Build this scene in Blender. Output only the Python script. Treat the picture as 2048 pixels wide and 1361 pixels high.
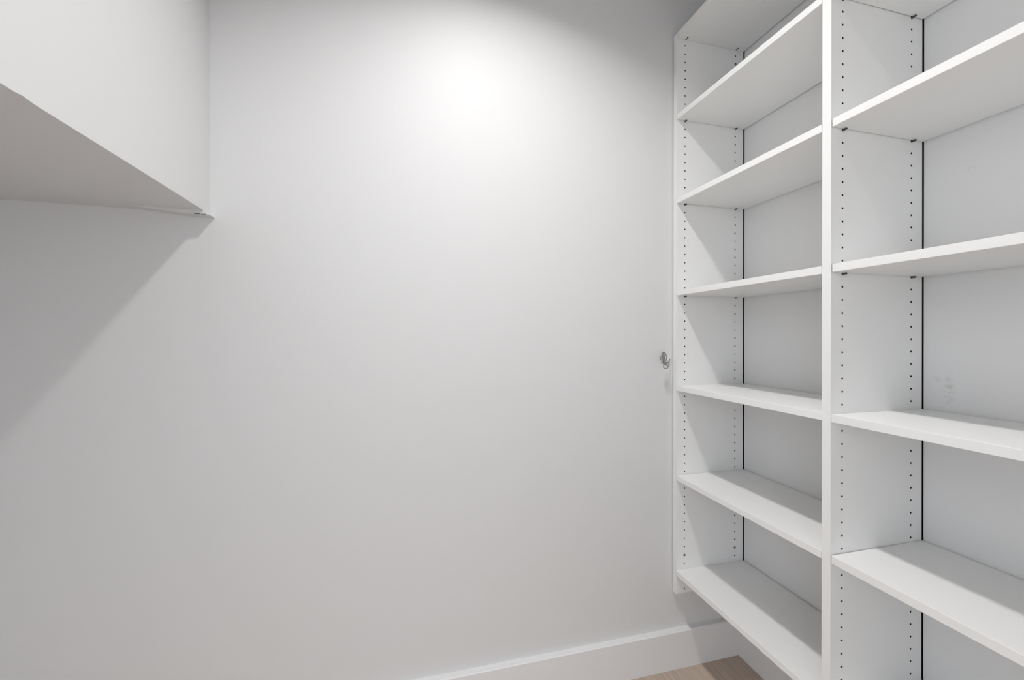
import bpy, bmesh, math, random
from mathutils import Vector, Matrix

for o in list(bpy.data.objects):
    bpy.data.objects.remove(o, do_unlink=True)
scene = bpy.context.scene
C = scene.collection
random.seed(4)

# ------------------------------------------------------------------ camera
EYE = 1.2703
F_PX, YAW, ROLL, SHIFT = 815.774, 0.2498, 0.0016, -8.2364
cam = bpy.data.cameras.new('camera')
camo = bpy.data.objects.new('camera', cam)
C.objects.link(camo)
cam.sensor_fit = 'HORIZONTAL'
cam.sensor_width = 36.0
cam.lens = 36.0 * F_PX / 2048.0
cam.shift_y = SHIFT / 2048.0
cam.clip_start = 0.02
fwd = Vector((math.sin(YAW), math.cos(YAW), 0))
rgt = Vector((math.cos(YAW), -math.sin(YAW), 0))
up = rgt.cross(fwd)
r2 = math.cos(ROLL) * rgt + math.sin(ROLL) * up
u2 = -math.sin(ROLL) * rgt + math.cos(ROLL) * up
m = Matrix((r2, u2, -fwd)).transposed().to_4x4()
m.translation = Vector((0, 0, EYE))
camo.matrix_world = m
scene.camera = camo

# ------------------------------------------------------------------ world, lamps, exposure
w = bpy.data.worlds.new('world')
scene.world = w
w.use_nodes = True
w.node_tree.nodes['Background'].inputs[0].default_value = (0.94, 0.985, 1.05, 1)
w.node_tree.nodes['Background'].inputs[1].default_value = 2.85

LAMP = Vector((0.254, 0.70, 2.735))


def disk_lamp(name, loc, power, size, spread=180):
    l = bpy.data.lights.new(name, 'AREA')
    l.shape = 'DISK'
    l.size = size
    l.energy = power
    l.spread = math.radians(spread)
    l.color = (1.0, 0.99, 0.985)
    o = bpy.data.objects.new(name, l)
    C.objects.link(o)
    o.location = loc
    return o


disk_lamp('ceiling_lamp', LAMP, 12.2, 0.11, 132)

vs = scene.view_settings
vs.view_transform = 'Standard'
vs.look = 'None'
vs.gamma = 1.0
vs.use_curve_mapping = False
vs.exposure = -0.08


# ------------------------------------------------------------------ materials
def principled(name, col, rough=0.5, metal=0.0, spec=0.5):
    mt = bpy.data.materials.new(name)
    mt.use_nodes = True
    b = mt.node_tree.nodes['Principled BSDF']
    b.inputs['Base Color'].default_value = (*col, 1)
    b.inputs['Roughness'].default_value = rough
    b.inputs['Metallic'].default_value = metal
    b.inputs['Specular IOR Level'].default_value = spec
    return mt, mt.node_tree, b


def add_bump(nt, b, scale, strength, dist=0.001, detail=3.0):
    tc = nt.nodes.new('ShaderNodeTexCoord')
    n = nt.nodes.new('ShaderNodeTexNoise')
    n.inputs['Scale'].default_value = scale
    n.inputs['Detail'].default_value = detail
    bp = nt.nodes.new('ShaderNodeBump')
    bp.inputs['Strength'].default_value = strength
    bp.inputs['Distance'].default_value = dist
    nt.links.new(tc.outputs['Object'], n.inputs['Vector'])
    nt.links.new(n.outputs['Fac'], bp.inputs['Height'])
    nt.links.new(bp.outputs['Normal'], b.inputs['Normal'])
    return tc


def mottle(nt, b, tc, c1, c2, scale):
    n = nt.nodes.new('ShaderNodeTexNoise')
    n.inputs['Scale'].default_value = scale
    n.inputs['Detail'].default_value = 2
    mx = nt.nodes.new('ShaderNodeMix')
    mx.data_type = 'RGBA'
    mx.inputs[6].default_value = (*c1, 1)
    mx.inputs[7].default_value = (*c2, 1)
    nt.links.new(tc.outputs['Object'], n.inputs['Vector'])
    nt.links.new(n.outputs['Fac'], mx.inputs[0])
    nt.links.new(mx.outputs[2], b.inputs['Base Color'])
    return mx


WC = 0.77
M_WALL, nt, b = principled('wall_paint', (WC, WC, WC), 0.5, spec=0.22)
tc = add_bump(nt, b, 260, 0.12)
mottle(nt, b, tc, (WC + .004, WC, WC + .008), (WC - .004, WC + .002, WC - .008), 1.7)

# the backs of the shelving, painted like the wall, with a few scuffs
PC = .89
M_SCUFF, nt, b = principled('scuffed_back_panel', (PC, PC, PC), 0.45, spec=0.3)
tc = add_bump(nt, b, 500, 0.06, 0.0004)
prev = mottle(nt, b, tc, (PC + .004, PC, PC + .004), (PC - .004, PC + .002, PC - .006), 1.7).outputs[2]
for (cy, cz, ry, rz, amt) in ((0.712, 1.142, 0.008, 0.032, 0.75), (0.671, 1.670, 0.005, 0.008, 0.6),
                              (0.735, 1.163, 0.010, 0.008, 0.45)):
    sub = nt.nodes.new('ShaderNodeVectorMath'); sub.operation = 'SUBTRACT'
    sub.inputs[1].default_value = (0, cy - .2019, cz - .287)   # object space of the shelving unit
    nt.links.new(tc.outputs['Object'], sub.inputs[0])
    mul = nt.nodes.new('ShaderNodeVectorMath'); mul.operation = 'MULTIPLY'
    mul.inputs[1].default_value = (0, 1 / ry, 1 / rz)
    nt.links.new(sub.outputs[0], mul.inputs[0])
    ln = nt.nodes.new('ShaderNodeVectorMath'); ln.operation = 'LENGTH'
    nt.links.new(mul.outputs[0], ln.inputs[0])
    fall = nt.nodes.new('ShaderNodeMapRange')
    fall.inputs[1].default_value = 0.3; fall.inputs[2].default_value = 1.6
    fall.inputs[3].default_value = amt; fall.inputs[4].default_value = 0.0
    nt.links.new(ln.outputs['Value'], fall.inputs[0])
    nz = nt.nodes.new('ShaderNodeTexNoise'); nz.inputs['Scale'].default_value = 110
    nt.links.new(tc.outputs['Object'], nz.inputs['Vector'])
    st = nt.nodes.new('ShaderNodeMapRange')
    st.inputs[1].default_value = 0.42; st.inputs[2].default_value = 0.62
    nt.links.new(nz.outputs['Fac'], st.inputs[0])
    mm = nt.nodes.new('ShaderNodeMath'); mm.operation = 'MULTIPLY'
    nt.links.new(fall.outputs[0], mm.inputs[0]); nt.links.new(st.outputs[0], mm.inputs[1])
    mx = nt.nodes.new('ShaderNodeMix'); mx.data_type = 'RGBA'
    mx.inputs[7].default_value = (0.66, 0.66, 0.65, 1)
    nt.links.new(mm.outputs[0], mx.inputs[0]); nt.links.new(prev, mx.inputs[6])
    prev = mx.outputs[2]
nt.links.new(prev, b.inputs['Base Color'])

M_CEIL, _, _ = principled('ceiling_paint', (.86, .86, .86), 0.8, spec=0.2)
M_TRIM, nt, b = principled('trim_paint', (.86, .86, .86), 0.35, spec=0.45)
add_bump(nt, b, 90, 0.05)
M_SHELF, nt, b = principled('white_melamine', (.92, .92, .91), 0.38, spec=0.4)
add_bump(nt, b, 700, 0.06, 0.0004)
M_RECESS_SHADE, nt, b = principled('particleboard_recess_shade', (.012, .010, .008), 0.95, spec=0.0)  # particleboard core painted near-black to stand in for shade in holes and gaps
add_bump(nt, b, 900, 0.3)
M_STEEL, _, _ = principled('dull_nickel', (.30, .29, .27), 0.34, metal=1.0)
M_PIN, _, _ = principled('dark_nickel', (.10, .10, .09), 0.4, metal=1.0)
M_CHROME, _, _ = principled('dark_chrome', (.34, .34, .34), 0.10, metal=1.0)
M_GAP, _, _ = principled('screw_recess', (.05, .045, .04), 0.8)
M_CAULK, _, _ = principled('caulk', (.80, .80, .79), 0.5)
M_PLASTIC, _, _ = principled('white_plastic', (.82, .82, .81), 0.3)
M_LENS, nt, b = principled('lamp_lens', (.9, .9, .88), 0.4)
b.inputs['Emission Color'].default_value = (1, .985, .965, 1)
b.inputs['Emission Strength'].default_value = 2.85

WOODS = []
for k, (c1, c2) in enumerate((((.64, .52, .43), (.47, .38, .31)), ((.60, .49, .41), (.45, .36, .295)),
                              ((.67, .545, .45), (.50, .40, .325)))):
    mt, nt, b = principled('oak_plank_%s' % 'abc'[k], c1, 0.5, spec=0.35)
    tc = nt.nodes.new('ShaderNodeTexCoord')
    mp = nt.nodes.new('ShaderNodeMapping')
    mp.inputs['Scale'].default_value = (14, 1.6, 14)
    mp.inputs['Location'].default_value = (k * 3.1, k * 1.7, 0)
    n = nt.nodes.new('ShaderNodeTexNoise')
    n.inputs['Scale'].default_value = 2.4; n.inputs['Detail'].default_value = 8; n.inputs['Roughness'].default_value = .65
    rp = nt.nodes.new('ShaderNodeValToRGB')
    rp.color_ramp.elements[0].position = .36; rp.color_ramp.elements[1].position = .66
    rp.color_ramp.elements[0].color = (*c2, 1); rp.color_ramp.elements[1].color = (*c1, 1)
    bp = nt.nodes.new('ShaderNodeBump'); bp.inputs['Strength'].default_value = .15; bp.inputs['Distance'].default_value = .001
    nt.links.new(tc.outputs['Generated'], mp.inputs[0]); nt.links.new(mp.outputs[0], n.inputs[0])
    nt.links.new(n.outputs['Fac'], rp.inputs[0]); nt.links.new(rp.outputs[0], b.inputs['Base Color'])
    nt.links.new(n.outputs['Fac'], bp.inputs['Height']); nt.links.new(bp.outputs[0], b.inputs['Normal'])
    WOODS.append(mt)


# ------------------------------------------------------------------ mesh helpers
def link(name, me, parent=None, mats=()):
    for mt in mats:
        me.materials.append(mt)
    o = bpy.data.objects.new(name, me)
    C.objects.link(o)
    if parent:
        o.parent = parent
    return o


def from_bm(name, bm, mats, parent=None, smooth=False):
    me = bpy.data.meshes.new(name)
    bmesh.ops.recalc_face_normals(bm, faces=bm.faces)
    bm.to_mesh(me); bm.free()
    if smooth:
        for p in me.polygons:
            p.use_smooth = True
    return link(name, me, parent, mats if isinstance(mats, (list, tuple)) else [mats])


def bm_box(bm, x0, x1, y0, y1, z0, z1, bev=0.0):
    vs_ = [bm.verts.new((x, y, z)) for x in (x0, x1) for y in (y0, y1) for z in (z0, z1)]
    fs = [bm.faces.new([vs_[i] for i in q]) for q in
          ((0, 1, 3, 2), (4, 6, 7, 5), (0, 4, 5, 1), (2, 3, 7, 6), (0, 2, 6, 4), (1, 5, 7, 3))]
    if bev:
        es = list({e for f in fs for e in f.edges})
        bmesh.ops.bevel(bm, geom=es, offset=bev, segments=1, affect='EDGES')


def box(name, x0, x1, y0, y1, z0, z1, mat, parent=None, bev=0.0):
    bm = bmesh.new()
    bm_box(bm, x0, x1, y0, y1, z0, z1, bev)
    return from_bm(name, bm, mat, parent)


def structure(o):
    o['kind'] = 'structure'
    return o


def bm_cyl(bm, c, axis, r, length, seg=16, r2=None):
    """cylinder from point c along axis"""
    ax = Vector(axis).normalized()
    a = ax.orthogonal().normalized(); b_ = ax.cross(a)
    r2 = r if r2 is None else r2
    rings = []
    for t, rr in ((0, r), (length, r2)):
        rings.append([bm.verts.new(Vector(c) + ax * t + rr * (math.cos(2 * math.pi * i / seg) * a + math.sin(2 * math.pi * i / seg) * b_)) for i in range(seg)])
    for i in range(seg):
        j = (i + 1) % seg
        bm.faces.new((rings[0][i], rings[0][j], rings[1][j], rings[1][i]))
    bm.faces.new(rings[0][::-1]); bm.faces.new(rings[1])


def bm_tube(bm, pts, r, seg=8, closed=False, sub=6):
    P = [Vector(p) for p in pts]
    n = len(P)
    out = []
    rng = n if closed else n - 1
    for i in range(rng):                       # Catmull-Rom through the points
        p1, p2 = P[i], P[(i + 1) % n]
        p0 = P[i - 1] if (closed or i > 0) else p1
        p3 = P[(i + 2) % n] if (closed or i + 2 < n) else p2
        for s in range(sub):
            t = s / sub
            out.append(.5 * ((2 * p1) + (p2 - p0) * t + (2 * p0 - 5 * p1 + 4 * p2 - p3) * t * t + (3 * p1 - p0 - 3 * p2 + p3) * t ** 3))
    if not closed:
        out.append(P[-1])
    rings = []; N = len(out); nrm = None
    for i, p in enumerate(out):
        a = out[(i - 1) % N] if (closed or i > 0) else p
        b_ = out[(i + 1) % N] if (closed or i < N - 1) else p
        t = (b_ - a).normalized()
        nrm = t.orthogonal().normalized() if nrm is None else (nrm - nrm.dot(t) * t).normalized()
        bi = t.cross(nrm)
        rings.append([bm.verts.new(p + r * (math.cos(2 * math.pi * k / seg) * nrm + math.sin(2 * math.pi * k / seg) * bi)) for k in range(seg)])
    for i in range(N if closed else N - 1):
        A, B = rings[i], rings[(i + 1) % N]
        for k in range(seg):
            bm.faces.new((A[k], A[(k + 1) % seg], B[(k + 1) % seg], B[k]))
    if not closed:
        bm.faces.new(rings[0][::-1]); bm.faces.new(rings[-1])


# ------------------------------------------------------------------ room shell (metres; camera stands over the origin)
XL, XR = -1.25, 1.305          # left wall, right wall
YB, YF = 1.3741, -0.42         # back wall, wall with the doorway behind the camera
H = 2.743
FACE = -0.563                  # face of the dropped bulkhead
UND = 1.6265                   # its underside

structure(box('wall_back', XL - .12, XR + .12, YB, YB + .12, 0, H, M_WALL))
structure(box('wall_left', XL - .12, XL, YF - .12, YB, 0, H, M_WALL))
structure(box('wall_right', XR, XR + .12, YF - .12, YB, 0, H, M_WALL))
structure(box('ceiling', XL - .12, XR + .12, YF - 2.6, YB + .12, H, H + .1, M_CEIL))
DX0, DX1, DH = -0.50, .40, 2.05
bm = bmesh.new()
bm_box(bm, XL, DX0, YF - .12, YF, 0, H)
bm_box(bm, DX1, XR, YF - .12, YF, 0, H)
bm_box(bm, DX0, DX1, YF - .12, YF, DH, H)
structure(from_bm('wall_front', bm, M_WALL))
bm = bmesh.new()
for y0, y1 in ((YF, YF + .015), (YF - .135, YF - .12)):
    bm_box(bm, DX0 - .085, DX0, y0, y1, 0, DH + .085, .002)
    bm_box(bm, DX1, DX1 + .085, y0, y1, 0, DH + .085, .002)
    bm_box(bm, DX0, DX1, y0, y1, DH, DH + .085, .002)
structure(from_bm('trim_1', bm, M_TRIM))

# dropped bulkhead over the left side: box with a chipped bottom arris
ys = [YF, .10, .40, .70, .765, .778, .797, .82, 1.0, 1.2, YB]
dz = [.0045, .0040, .0038, .0031, .0030, .0047, .0026, .0024, .0019, .0008, -.0010]
bm = bmesh.new()
lo_f = [bm.verts.new((FACE, y, UND + d)) for y, d in zip(ys, dz)]
mi_f = [bm.verts.new((FACE, y, UND + .02)) for y in ys]
hi_f = [bm.verts.new((FACE, y, H)) for y in (ys[0], ys[-1])]
lo_b = [bm.verts.new((XL, y, UND + .003)) for y in (ys[0], ys[-1])]
for i in range(len(ys) - 1):
    bm.faces.new((lo_f[i], lo_f[i + 1], mi_f[i + 1], mi_f[i]))
bm.faces.new([hi_f[0]] + mi_f + [hi_f[1]])
bm.faces.new([lo_b[0]] + lo_f + [lo_b[1]])
bmesh.ops.triangulate(bm, faces=[f for f in bm.faces if len(f.verts) > 4])
bulk = structure(from_bm('wall_bulkhead', bm, M_WALL))

# narrow cleat under the bulkhead along the back wall, standing a little proud of its face
CL = 1.6138
bm = bmesh.new()
prof = [(-.76, UND + .0008), (-.61, CL + .0012), (-.556, CL), (-.549, CL + .0006), (-.5495, CL + .004), (-.5635, UND + .0005), (-.76, UND + .004)]
fr = [bm.verts.new((x, YB - .035, z)) for x, z in prof]
bk = [bm.verts.new((x, YB, z)) for x, z in prof]
bm.faces.new(fr); bm.faces.new(bk[::-1])
for i in range(len(prof)):
    j = (i + 1) % len(prof)
    bm.faces.new((fr[i], fr[j], bk[j], bk[i]))
from_bm('cleat', bm, M_WALL, bulk)
bm = bmesh.new()
bm_box(bm, -.5855, -.5715, YB - .0358, YB - .0349, CL + .0004, CL + .0022)
bm_box(bm, -.5690, -.5560, YB - .0358, YB - .0349, CL + .0004, CL + .0018)
from_bm('open_crack', bm, M_GAP, bulk)

# baseboards
BH, BT = .142, .0237


def baseboard(name, pts_axis, a0, a1, flip, pos, BT=.0237):
    """profile extruded along x ('x') or y ('y'); pos = wall plane, flip = direction into the room"""
    prof = [(0, 0), (BT, 0), (BT, BH - .003), (BT - .003, BH), (0, BH)]
    bm = bmesh.new()
    R = []
    for a_ in (a0, a1):
        ring = []
        for d, z in prof:
            p = (a_, pos + flip * d, z) if pts_axis == 'x' else (pos + flip * d, a_, z)
            ring.append(bm.verts.new(p))
        R.append(ring)
    n = len(prof)
    for i in range(n):
        bm.faces.new((R[0][i], R[0][(i + 1) % n], R[1][(i + 1) % n], R[1][i]))
    bm.faces.new(R[0]); bm.faces.new(R[1][::-1])
    return structure(from_bm(name, bm, M_TRIM))


baseboard('baseboard_back', 'x', XL, XR, -1, YB)
baseboard('baseboard_right', 'y', YF, YB - BT, -1, XR, .028)
baseboard('baseboard_left', 'y', YF, YB - BT, 1, XL)

# floor: subfloor plus separate oak planks running towards the back wall
floor = structure(box('floor', XL - .12, XR + .12, YF - 2.6, YB + .12, -.06, -.012, M_GAP))
PW = .187
x = XL
col = 0
base = {}
while x < XR - .005:
    x1 = min(x + PW, XR)
    y = YB
    first = (.55, 1.25, .85, 1.5, .35)[col % 5]
    L_ = first
    while y > YF - 2.59:
        y0 = max(y - L_, YF - 2.6)
        key = (round(x1 - x, 4), round(y - y0, 4))
        k = random.randrange(3)
        if (key, k) not in base:
            bm = bmesh.new()
            bm_box(bm, .0002, x1 - x - .0002, .0002, y - y0 - .0002, -.012, 0, .0004)
            me = bpy.data.meshes.new('plank')
            bmesh.ops.recalc_face_normals(bm, faces=bm.faces)
            bm.to_mesh(me); bm.free()
            me.materials.append(WOODS[k])
            base[(key, k)] = me
        o = bpy.data.objects.new('plank', base[(key, k)])
        C.objects.link(o)
        o.parent = floor
        o.location = (x, y0, 0)
        y = y0
        L_ = 1.35
    x = x1
    col += 1

# ------------------------------------------------------------------ shelving unit
XF, XB = .991, 1.2965          # front edge, back edge
T = .0194
Z0, Z1 = .287, 2.425           # bottom and top of the upright panels
YA, YD0, YD1 = 1.3504, .7871, .7652    # left panel inner face, divider far / near face
YE = YD1 - (YA - YD0)          # inner face of the end panel outside the frame
HX1, HX2 = XF + .0364, XF + .2673      # the two hole columns
HZ = [.3034 + .032 * k for k in range(67)]
HR = .0027

unit = bpy.data.objects.new('shelving_unit', None)
C.objects.link(unit)
unit.location = (XF, YE, Z0)
unit['label'] = 'white wall-hung shelving unit with two bays of shelves, on the right wall'
unit['category'] = 'shelving'
OFF = unit.location.copy()


def upright(name, ya, yb, faces):
    """panel between y=ya (near) and y=yb (far), with bored pin holes on the faces listed (-1 near, +1 far)"""
    bm = bmesh.new()
    c = .0075
    xs = [XF, HX1 - c, HX1 + c, HX2 - c, HX2 + c, XB]
    zs = [Z0]
    for h in HZ:
        zs += [h - c, h + c]
    zs.append(Z1)

    def quad(p, mi=0):
        f = bm.faces.new([bm.verts.new(q) for q in p]); f.material_index = mi
        return f
    for s, y in ((-1, ya), (1, yb)):
        if s not in faces:
            quad([(XF, y, Z0), (XB, y, Z0), (XB, y, Z1), (XF, y, Z1)])
            continue
        for i in range(5):
            if i % 2 == 0:
                quad([(xs[i], y, Z0), (xs[i + 1], y, Z0), (xs[i + 1], y, Z1), (xs[i], y, Z1)])
            else:
                for j in range(0, len(zs) - 1, 2):
                    quad([(xs[i], y, zs[j]), (xs[i + 1], y, zs[j]), (xs[i + 1], y, zs[j + 1]), (xs[i], y, zs[j + 1])])
        for hx in (HX1, HX2):
            for hz in HZ:
                n = 16
                ci, sq, dp, ed = [], [], [], []
                for k in range(n):
                    t = 2 * math.pi * (k + .5 * 0) / n
                    cx, cz = math.cos(t), math.sin(t)
                    mxx = max(abs(cx), abs(cz))
                    sq.append(bm.verts.new((hx + c * cx / mxx, y, hz + c * cz / mxx)))
                    ed.append(bm.verts.new((hx + (HR + .0002) * cx, y, hz + (HR + .0002) * cz)))
                    ci.append(bm.verts.new((hx + HR * cx, y - s * .0003, hz + HR * cz)))
                    dp.append(bm.verts.new((hx + HR * cx, y - s * .0085, hz + HR * cz)))
                for k in range(n):
                    q = (k + 1) % n
                    bm.faces.new((sq[k], sq[q], ed[q], ed[k]))
                    bm.faces.new((ed[k], ed[q], ci[q], ci[k]))
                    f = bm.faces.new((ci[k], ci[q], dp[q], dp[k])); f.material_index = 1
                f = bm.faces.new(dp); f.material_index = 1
    quad([(XF, ya, Z0), (XF, yb, Z0), (XF, yb, Z1), (XF, ya, Z1)])
    quad([(XB, ya, Z0), (XB, yb, Z0), (XB, yb, Z1), (XB, ya, Z1)])
    quad([(XF, ya, Z0), (XB, ya, Z0), (XB, yb, Z0), (XF, yb, Z0)])
    quad([(XF, ya, Z1), (XB, ya, Z1), (XB, yb, Z1), (XF, yb, Z1)])
    bmesh.ops.translate(bm, verts=bm.verts, vec=-OFF)
    me = bpy.data.meshes.new(name)
    bm.to_mesh(me); bm.free()
    return link(name, me, unit, [M_SHELF, M_RECESS_SHADE])


upright('side_panel', YA, YA + T, (-1,))
upright('divider', YD1, YD0, (-1, 1))
upright('side_panel', YE - T, YE, (1,))


for y0, y1 in ((YD0 + .002, YA - .0024), (YE + .002, YD1 - .0017)):
    bm = bmesh.new()
    bm_box(bm, 1.3005, 1.3035, y0, y1, Z0, Z1)
    bmesh.ops.translate(bm, verts=bm.verts, vec=-OFF)
    from_bm('back_panel', bm, M_SCUFF, unit)
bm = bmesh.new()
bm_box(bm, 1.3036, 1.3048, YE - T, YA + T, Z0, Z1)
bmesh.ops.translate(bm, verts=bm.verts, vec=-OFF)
from_bm('gap_shade_sheet', bm, M_RECESS_SHADE, unit)  # added near-black sheet, paints dark shade into the gaps beside the back panels


def pin_mesh():
    bm = bmesh.new()
    bm_cyl(bm, (0, 0, 0), (0, -1, 0), .0024, .0098, 12)
    bm_cyl(bm, (0, -.0001, 0), (0, -1, 0), .0029, .0006, 12)
    bmesh.ops.recalc_face_normals(bm, faces=bm.faces)
    me = bpy.data.meshes.new('shelf_pin')
    bm.to_mesh(me); bm.free()
    me.materials.append(M_PIN)
    return me


PIN = pin_mesh()

# bottoms of the boards (above floor), gap at the ends, how they are held
LEFT = [(2.4057, .0004, 'top'), (2.0953, .0018, 'pin'), (1.7760, .0020, 'pin'), (1.4249, .0020, 'pin'),
        (1.0626, .0003, 'fixed'), (.7206, .0012, 'pin'), (.3581, .0003, 'fixed')]
RIGHT = [(2.4057, .0004, 'top'), (2.0951, .0016, 'pin'), (1.7762, .0025, 'pin'), (1.4254, .0026, 'pin'),
         (1.0626, .0006, 'fixed'), (.7214, .0016, 'pin'), (.3581, .0003, 'fixed')]


def board(y0, y1, zb, gap, how):
    bm = bmesh.new()
    bm_box(bm, XF + .0002, XB - .0008, y0 + gap, y1 - gap, zb, zb + T, .0006)
    bmesh.ops.translate(bm, verts=bm.verts, vec=-OFF)
    s = from_bm('shelf', bm, M_SHELF, unit)
    if how == 'pin':
        for hx in (HX1, HX2):
            for yy, turn in ((y1, 0), (y0, math.pi)):
                p = bpy.data.objects.new('shelf_pin', PIN)
                C.objects.link(p)
                p.parent = s
                p.location = Vector((hx, yy, zb - .0026)) - OFF
                p.rotation_euler = (0, 0, turn)
    if how == 'top':
        for hx in (HX1, HX2):
            for yy, d in ((y1, -1), (y0, 1)):
                bm = bmesh.new()
                for q in (.006, .0145):
                    bm_cyl(bm, (hx, yy + d * q, zb - .0022), (0, 0, 1), .0026, .0022, 12)
                bmesh.ops.translate(bm, verts=bm.verts, vec=-OFF)
                from_bm('cam_fitting', bm, M_GAP, s)
    return s


for zb, g, how in LEFT:
    board(YD0, YA, zb, g, how)
for zb, g, how in RIGHT:
    board(YE, YD1, zb, g, how)

# fixing screws through the left upright
for hx, k in ((HX1, 4), (HX2, 4), (HX2, 64)):
    bm = bmesh.new()
    bm_cyl(bm, (hx, YA - .0001, HZ[k]), (0, -1, 0), .0050, .0012, 20, .0040)
    bmesh.ops.translate(bm, verts=bm.verts, vec=-OFF)
    scr = from_bm('screw', bm, M_STEEL, unit)
    bm = bmesh.new()
    for ax in ((1, 0), (0, 1)):
        bm_box(bm, hx - (.0028 if ax[0] else .0007), hx + (.0028 if ax[0] else .0007), YA - .0016, YA - .0012,
               HZ[k] - (.0028 if ax[1] else .0007), HZ[k] + (.0028 if ax[1] else .0007))
    bmesh.ops.translate(bm, verts=bm.verts, vec=-OFF)
    from_bm('cross_slot', bm, M_GAP, scr)

# ------------------------------------------------------------------ looped chrome hook on the back wall
hk = bpy.data.objects.new('wall_hook', None)
C.objects.link(hk)
HB = Vector((.9765, YB, 1.1795))
hk.location = HB
hk['label'] = 'small shiny metal hook of looped wires on the back wall beside the shelving unit'
hk['category'] = 'hook'
HC = Vector((.9274, 1.335, 1.1683)) - HB       # knot where the wires meet
S = .0021 / 27.2                                # metres per sketch unit


def hp(u, v, d=0.0):
    return HC + Vector(((u - 450) * S, d * .35, -(v - 800) * S * .89))


bm = bmesh.new()
bm_cyl(bm, (0, 0, 0), (0, -1, 0), .0085, .0030, 24, .0075)
from_bm('mounting_plate', bm, M_PLASTIC, hk, smooth=False)
bm = bmesh.new()
bm_cyl(bm, (.0005, -.003, .001), (0, -1, 0), .0024, .0010, 12)
from_bm('screw', bm, M_STEEL, hk)
bm = bmesh.new()
bm_tube(bm, [(-.002, -.003, -.002), (-.012, -.016, -.007), HC + Vector((.012, .008, .001)), HC], .0016)
bmesh.ops.create_uvsphere(bm, u_segments=14, v_segments=8, radius=.0052, matrix=Matrix.Translation(HC))
from_bm('stem', bm, M_CHROME, hk, smooth=True)
LOOPS = [
    [(430, 770, 0), (340, 690, -.004), (225, 560, -.010), (195, 460, -.013), (245, 425, -.014), (320, 510, -.010), (400, 640, -.005)],
    [(435, 760, 0), (370, 600, -.006), (300, 420, -.012), (275, 270, -.016), (330, 215, -.017), (400, 300, -.014), (430, 480, -.009), (445, 640, -.004)],
    [(455, 765, 0), (430, 560, .004), (400, 350, .007), (400, 220, .009), (470, 200, .010), (550, 290, .008), (590, 430, .006), (570, 600, .003), (500, 720, 0)],
]
for L_ in LOOPS:
    bm = bmesh.new()
    bm_tube(bm, [hp(*q) for q in L_], .00175, closed=True)
    from_bm('wire_loop', bm, M_CHROME, hk, smooth=True)
PRONGS = [
    [(440, 800, 0), (360, 800, -.004), (300, 775, -.008), (262, 735, -.012)],
    [(440, 820, 0), (400, 880, -.003), (385, 960, -.006), (400, 1040, -.008), (450, 1075, -.009)],
    [(470, 815, 0), (540, 880, .001), (620, 950, .002), (655, 1010, .002), (630, 1060, .001), (560, 1090, -.001), (490, 1080, -.003)],
    [(480, 805, 0), (570, 800, .005), (600, 740, .009), (660, 745, .012), (730, 820, .014), (795, 915, .015)],
    [(490, 815, 0), (600, 850, .004), (690, 915, .007), (745, 985, .009)],
]
for L_ in PRONGS:
    bm = bmesh.new()
    bm_tube(bm, [hp(*q) for q in L_], .00160)
    from_bm('wire_prong', bm, M_CHROME, hk, smooth=True)

# ------------------------------------------------------------------ recessed ceiling light
rl = bpy.data.objects.new('recessed_light', None)
C.objects.link(rl)
rl.location = (LAMP.x, LAMP.y, H)
rl['label'] = 'round white recessed light in the closet ceiling above the frame'
rl['category'] = 'light'
bm = bmesh.new()
seg = 40
prof = [(.066, -.001), (.070, -.005), (.086, -.005), (.090, 0)]
R = [[bm.verts.new((r_ * math.cos(2 * math.pi * i / seg), r_ * math.sin(2 * math.pi * i / seg), z)) for i in range(seg)] for r_, z in prof]
for a_, b_ in zip(R, R[1:]):
    for i in range(seg):
        j = (i + 1) % seg
        bm.faces.new((a_[i], a_[j], b_[j], b_[i]))
from_bm('trim_ring', bm, M_PLASTIC, rl)
bm = bmesh.new()
bm_cyl(bm, (0, 0, -.0005), (0, 0, -1), .0668, .0012, 40)
from_bm('lens', bm, M_LENS, rl)
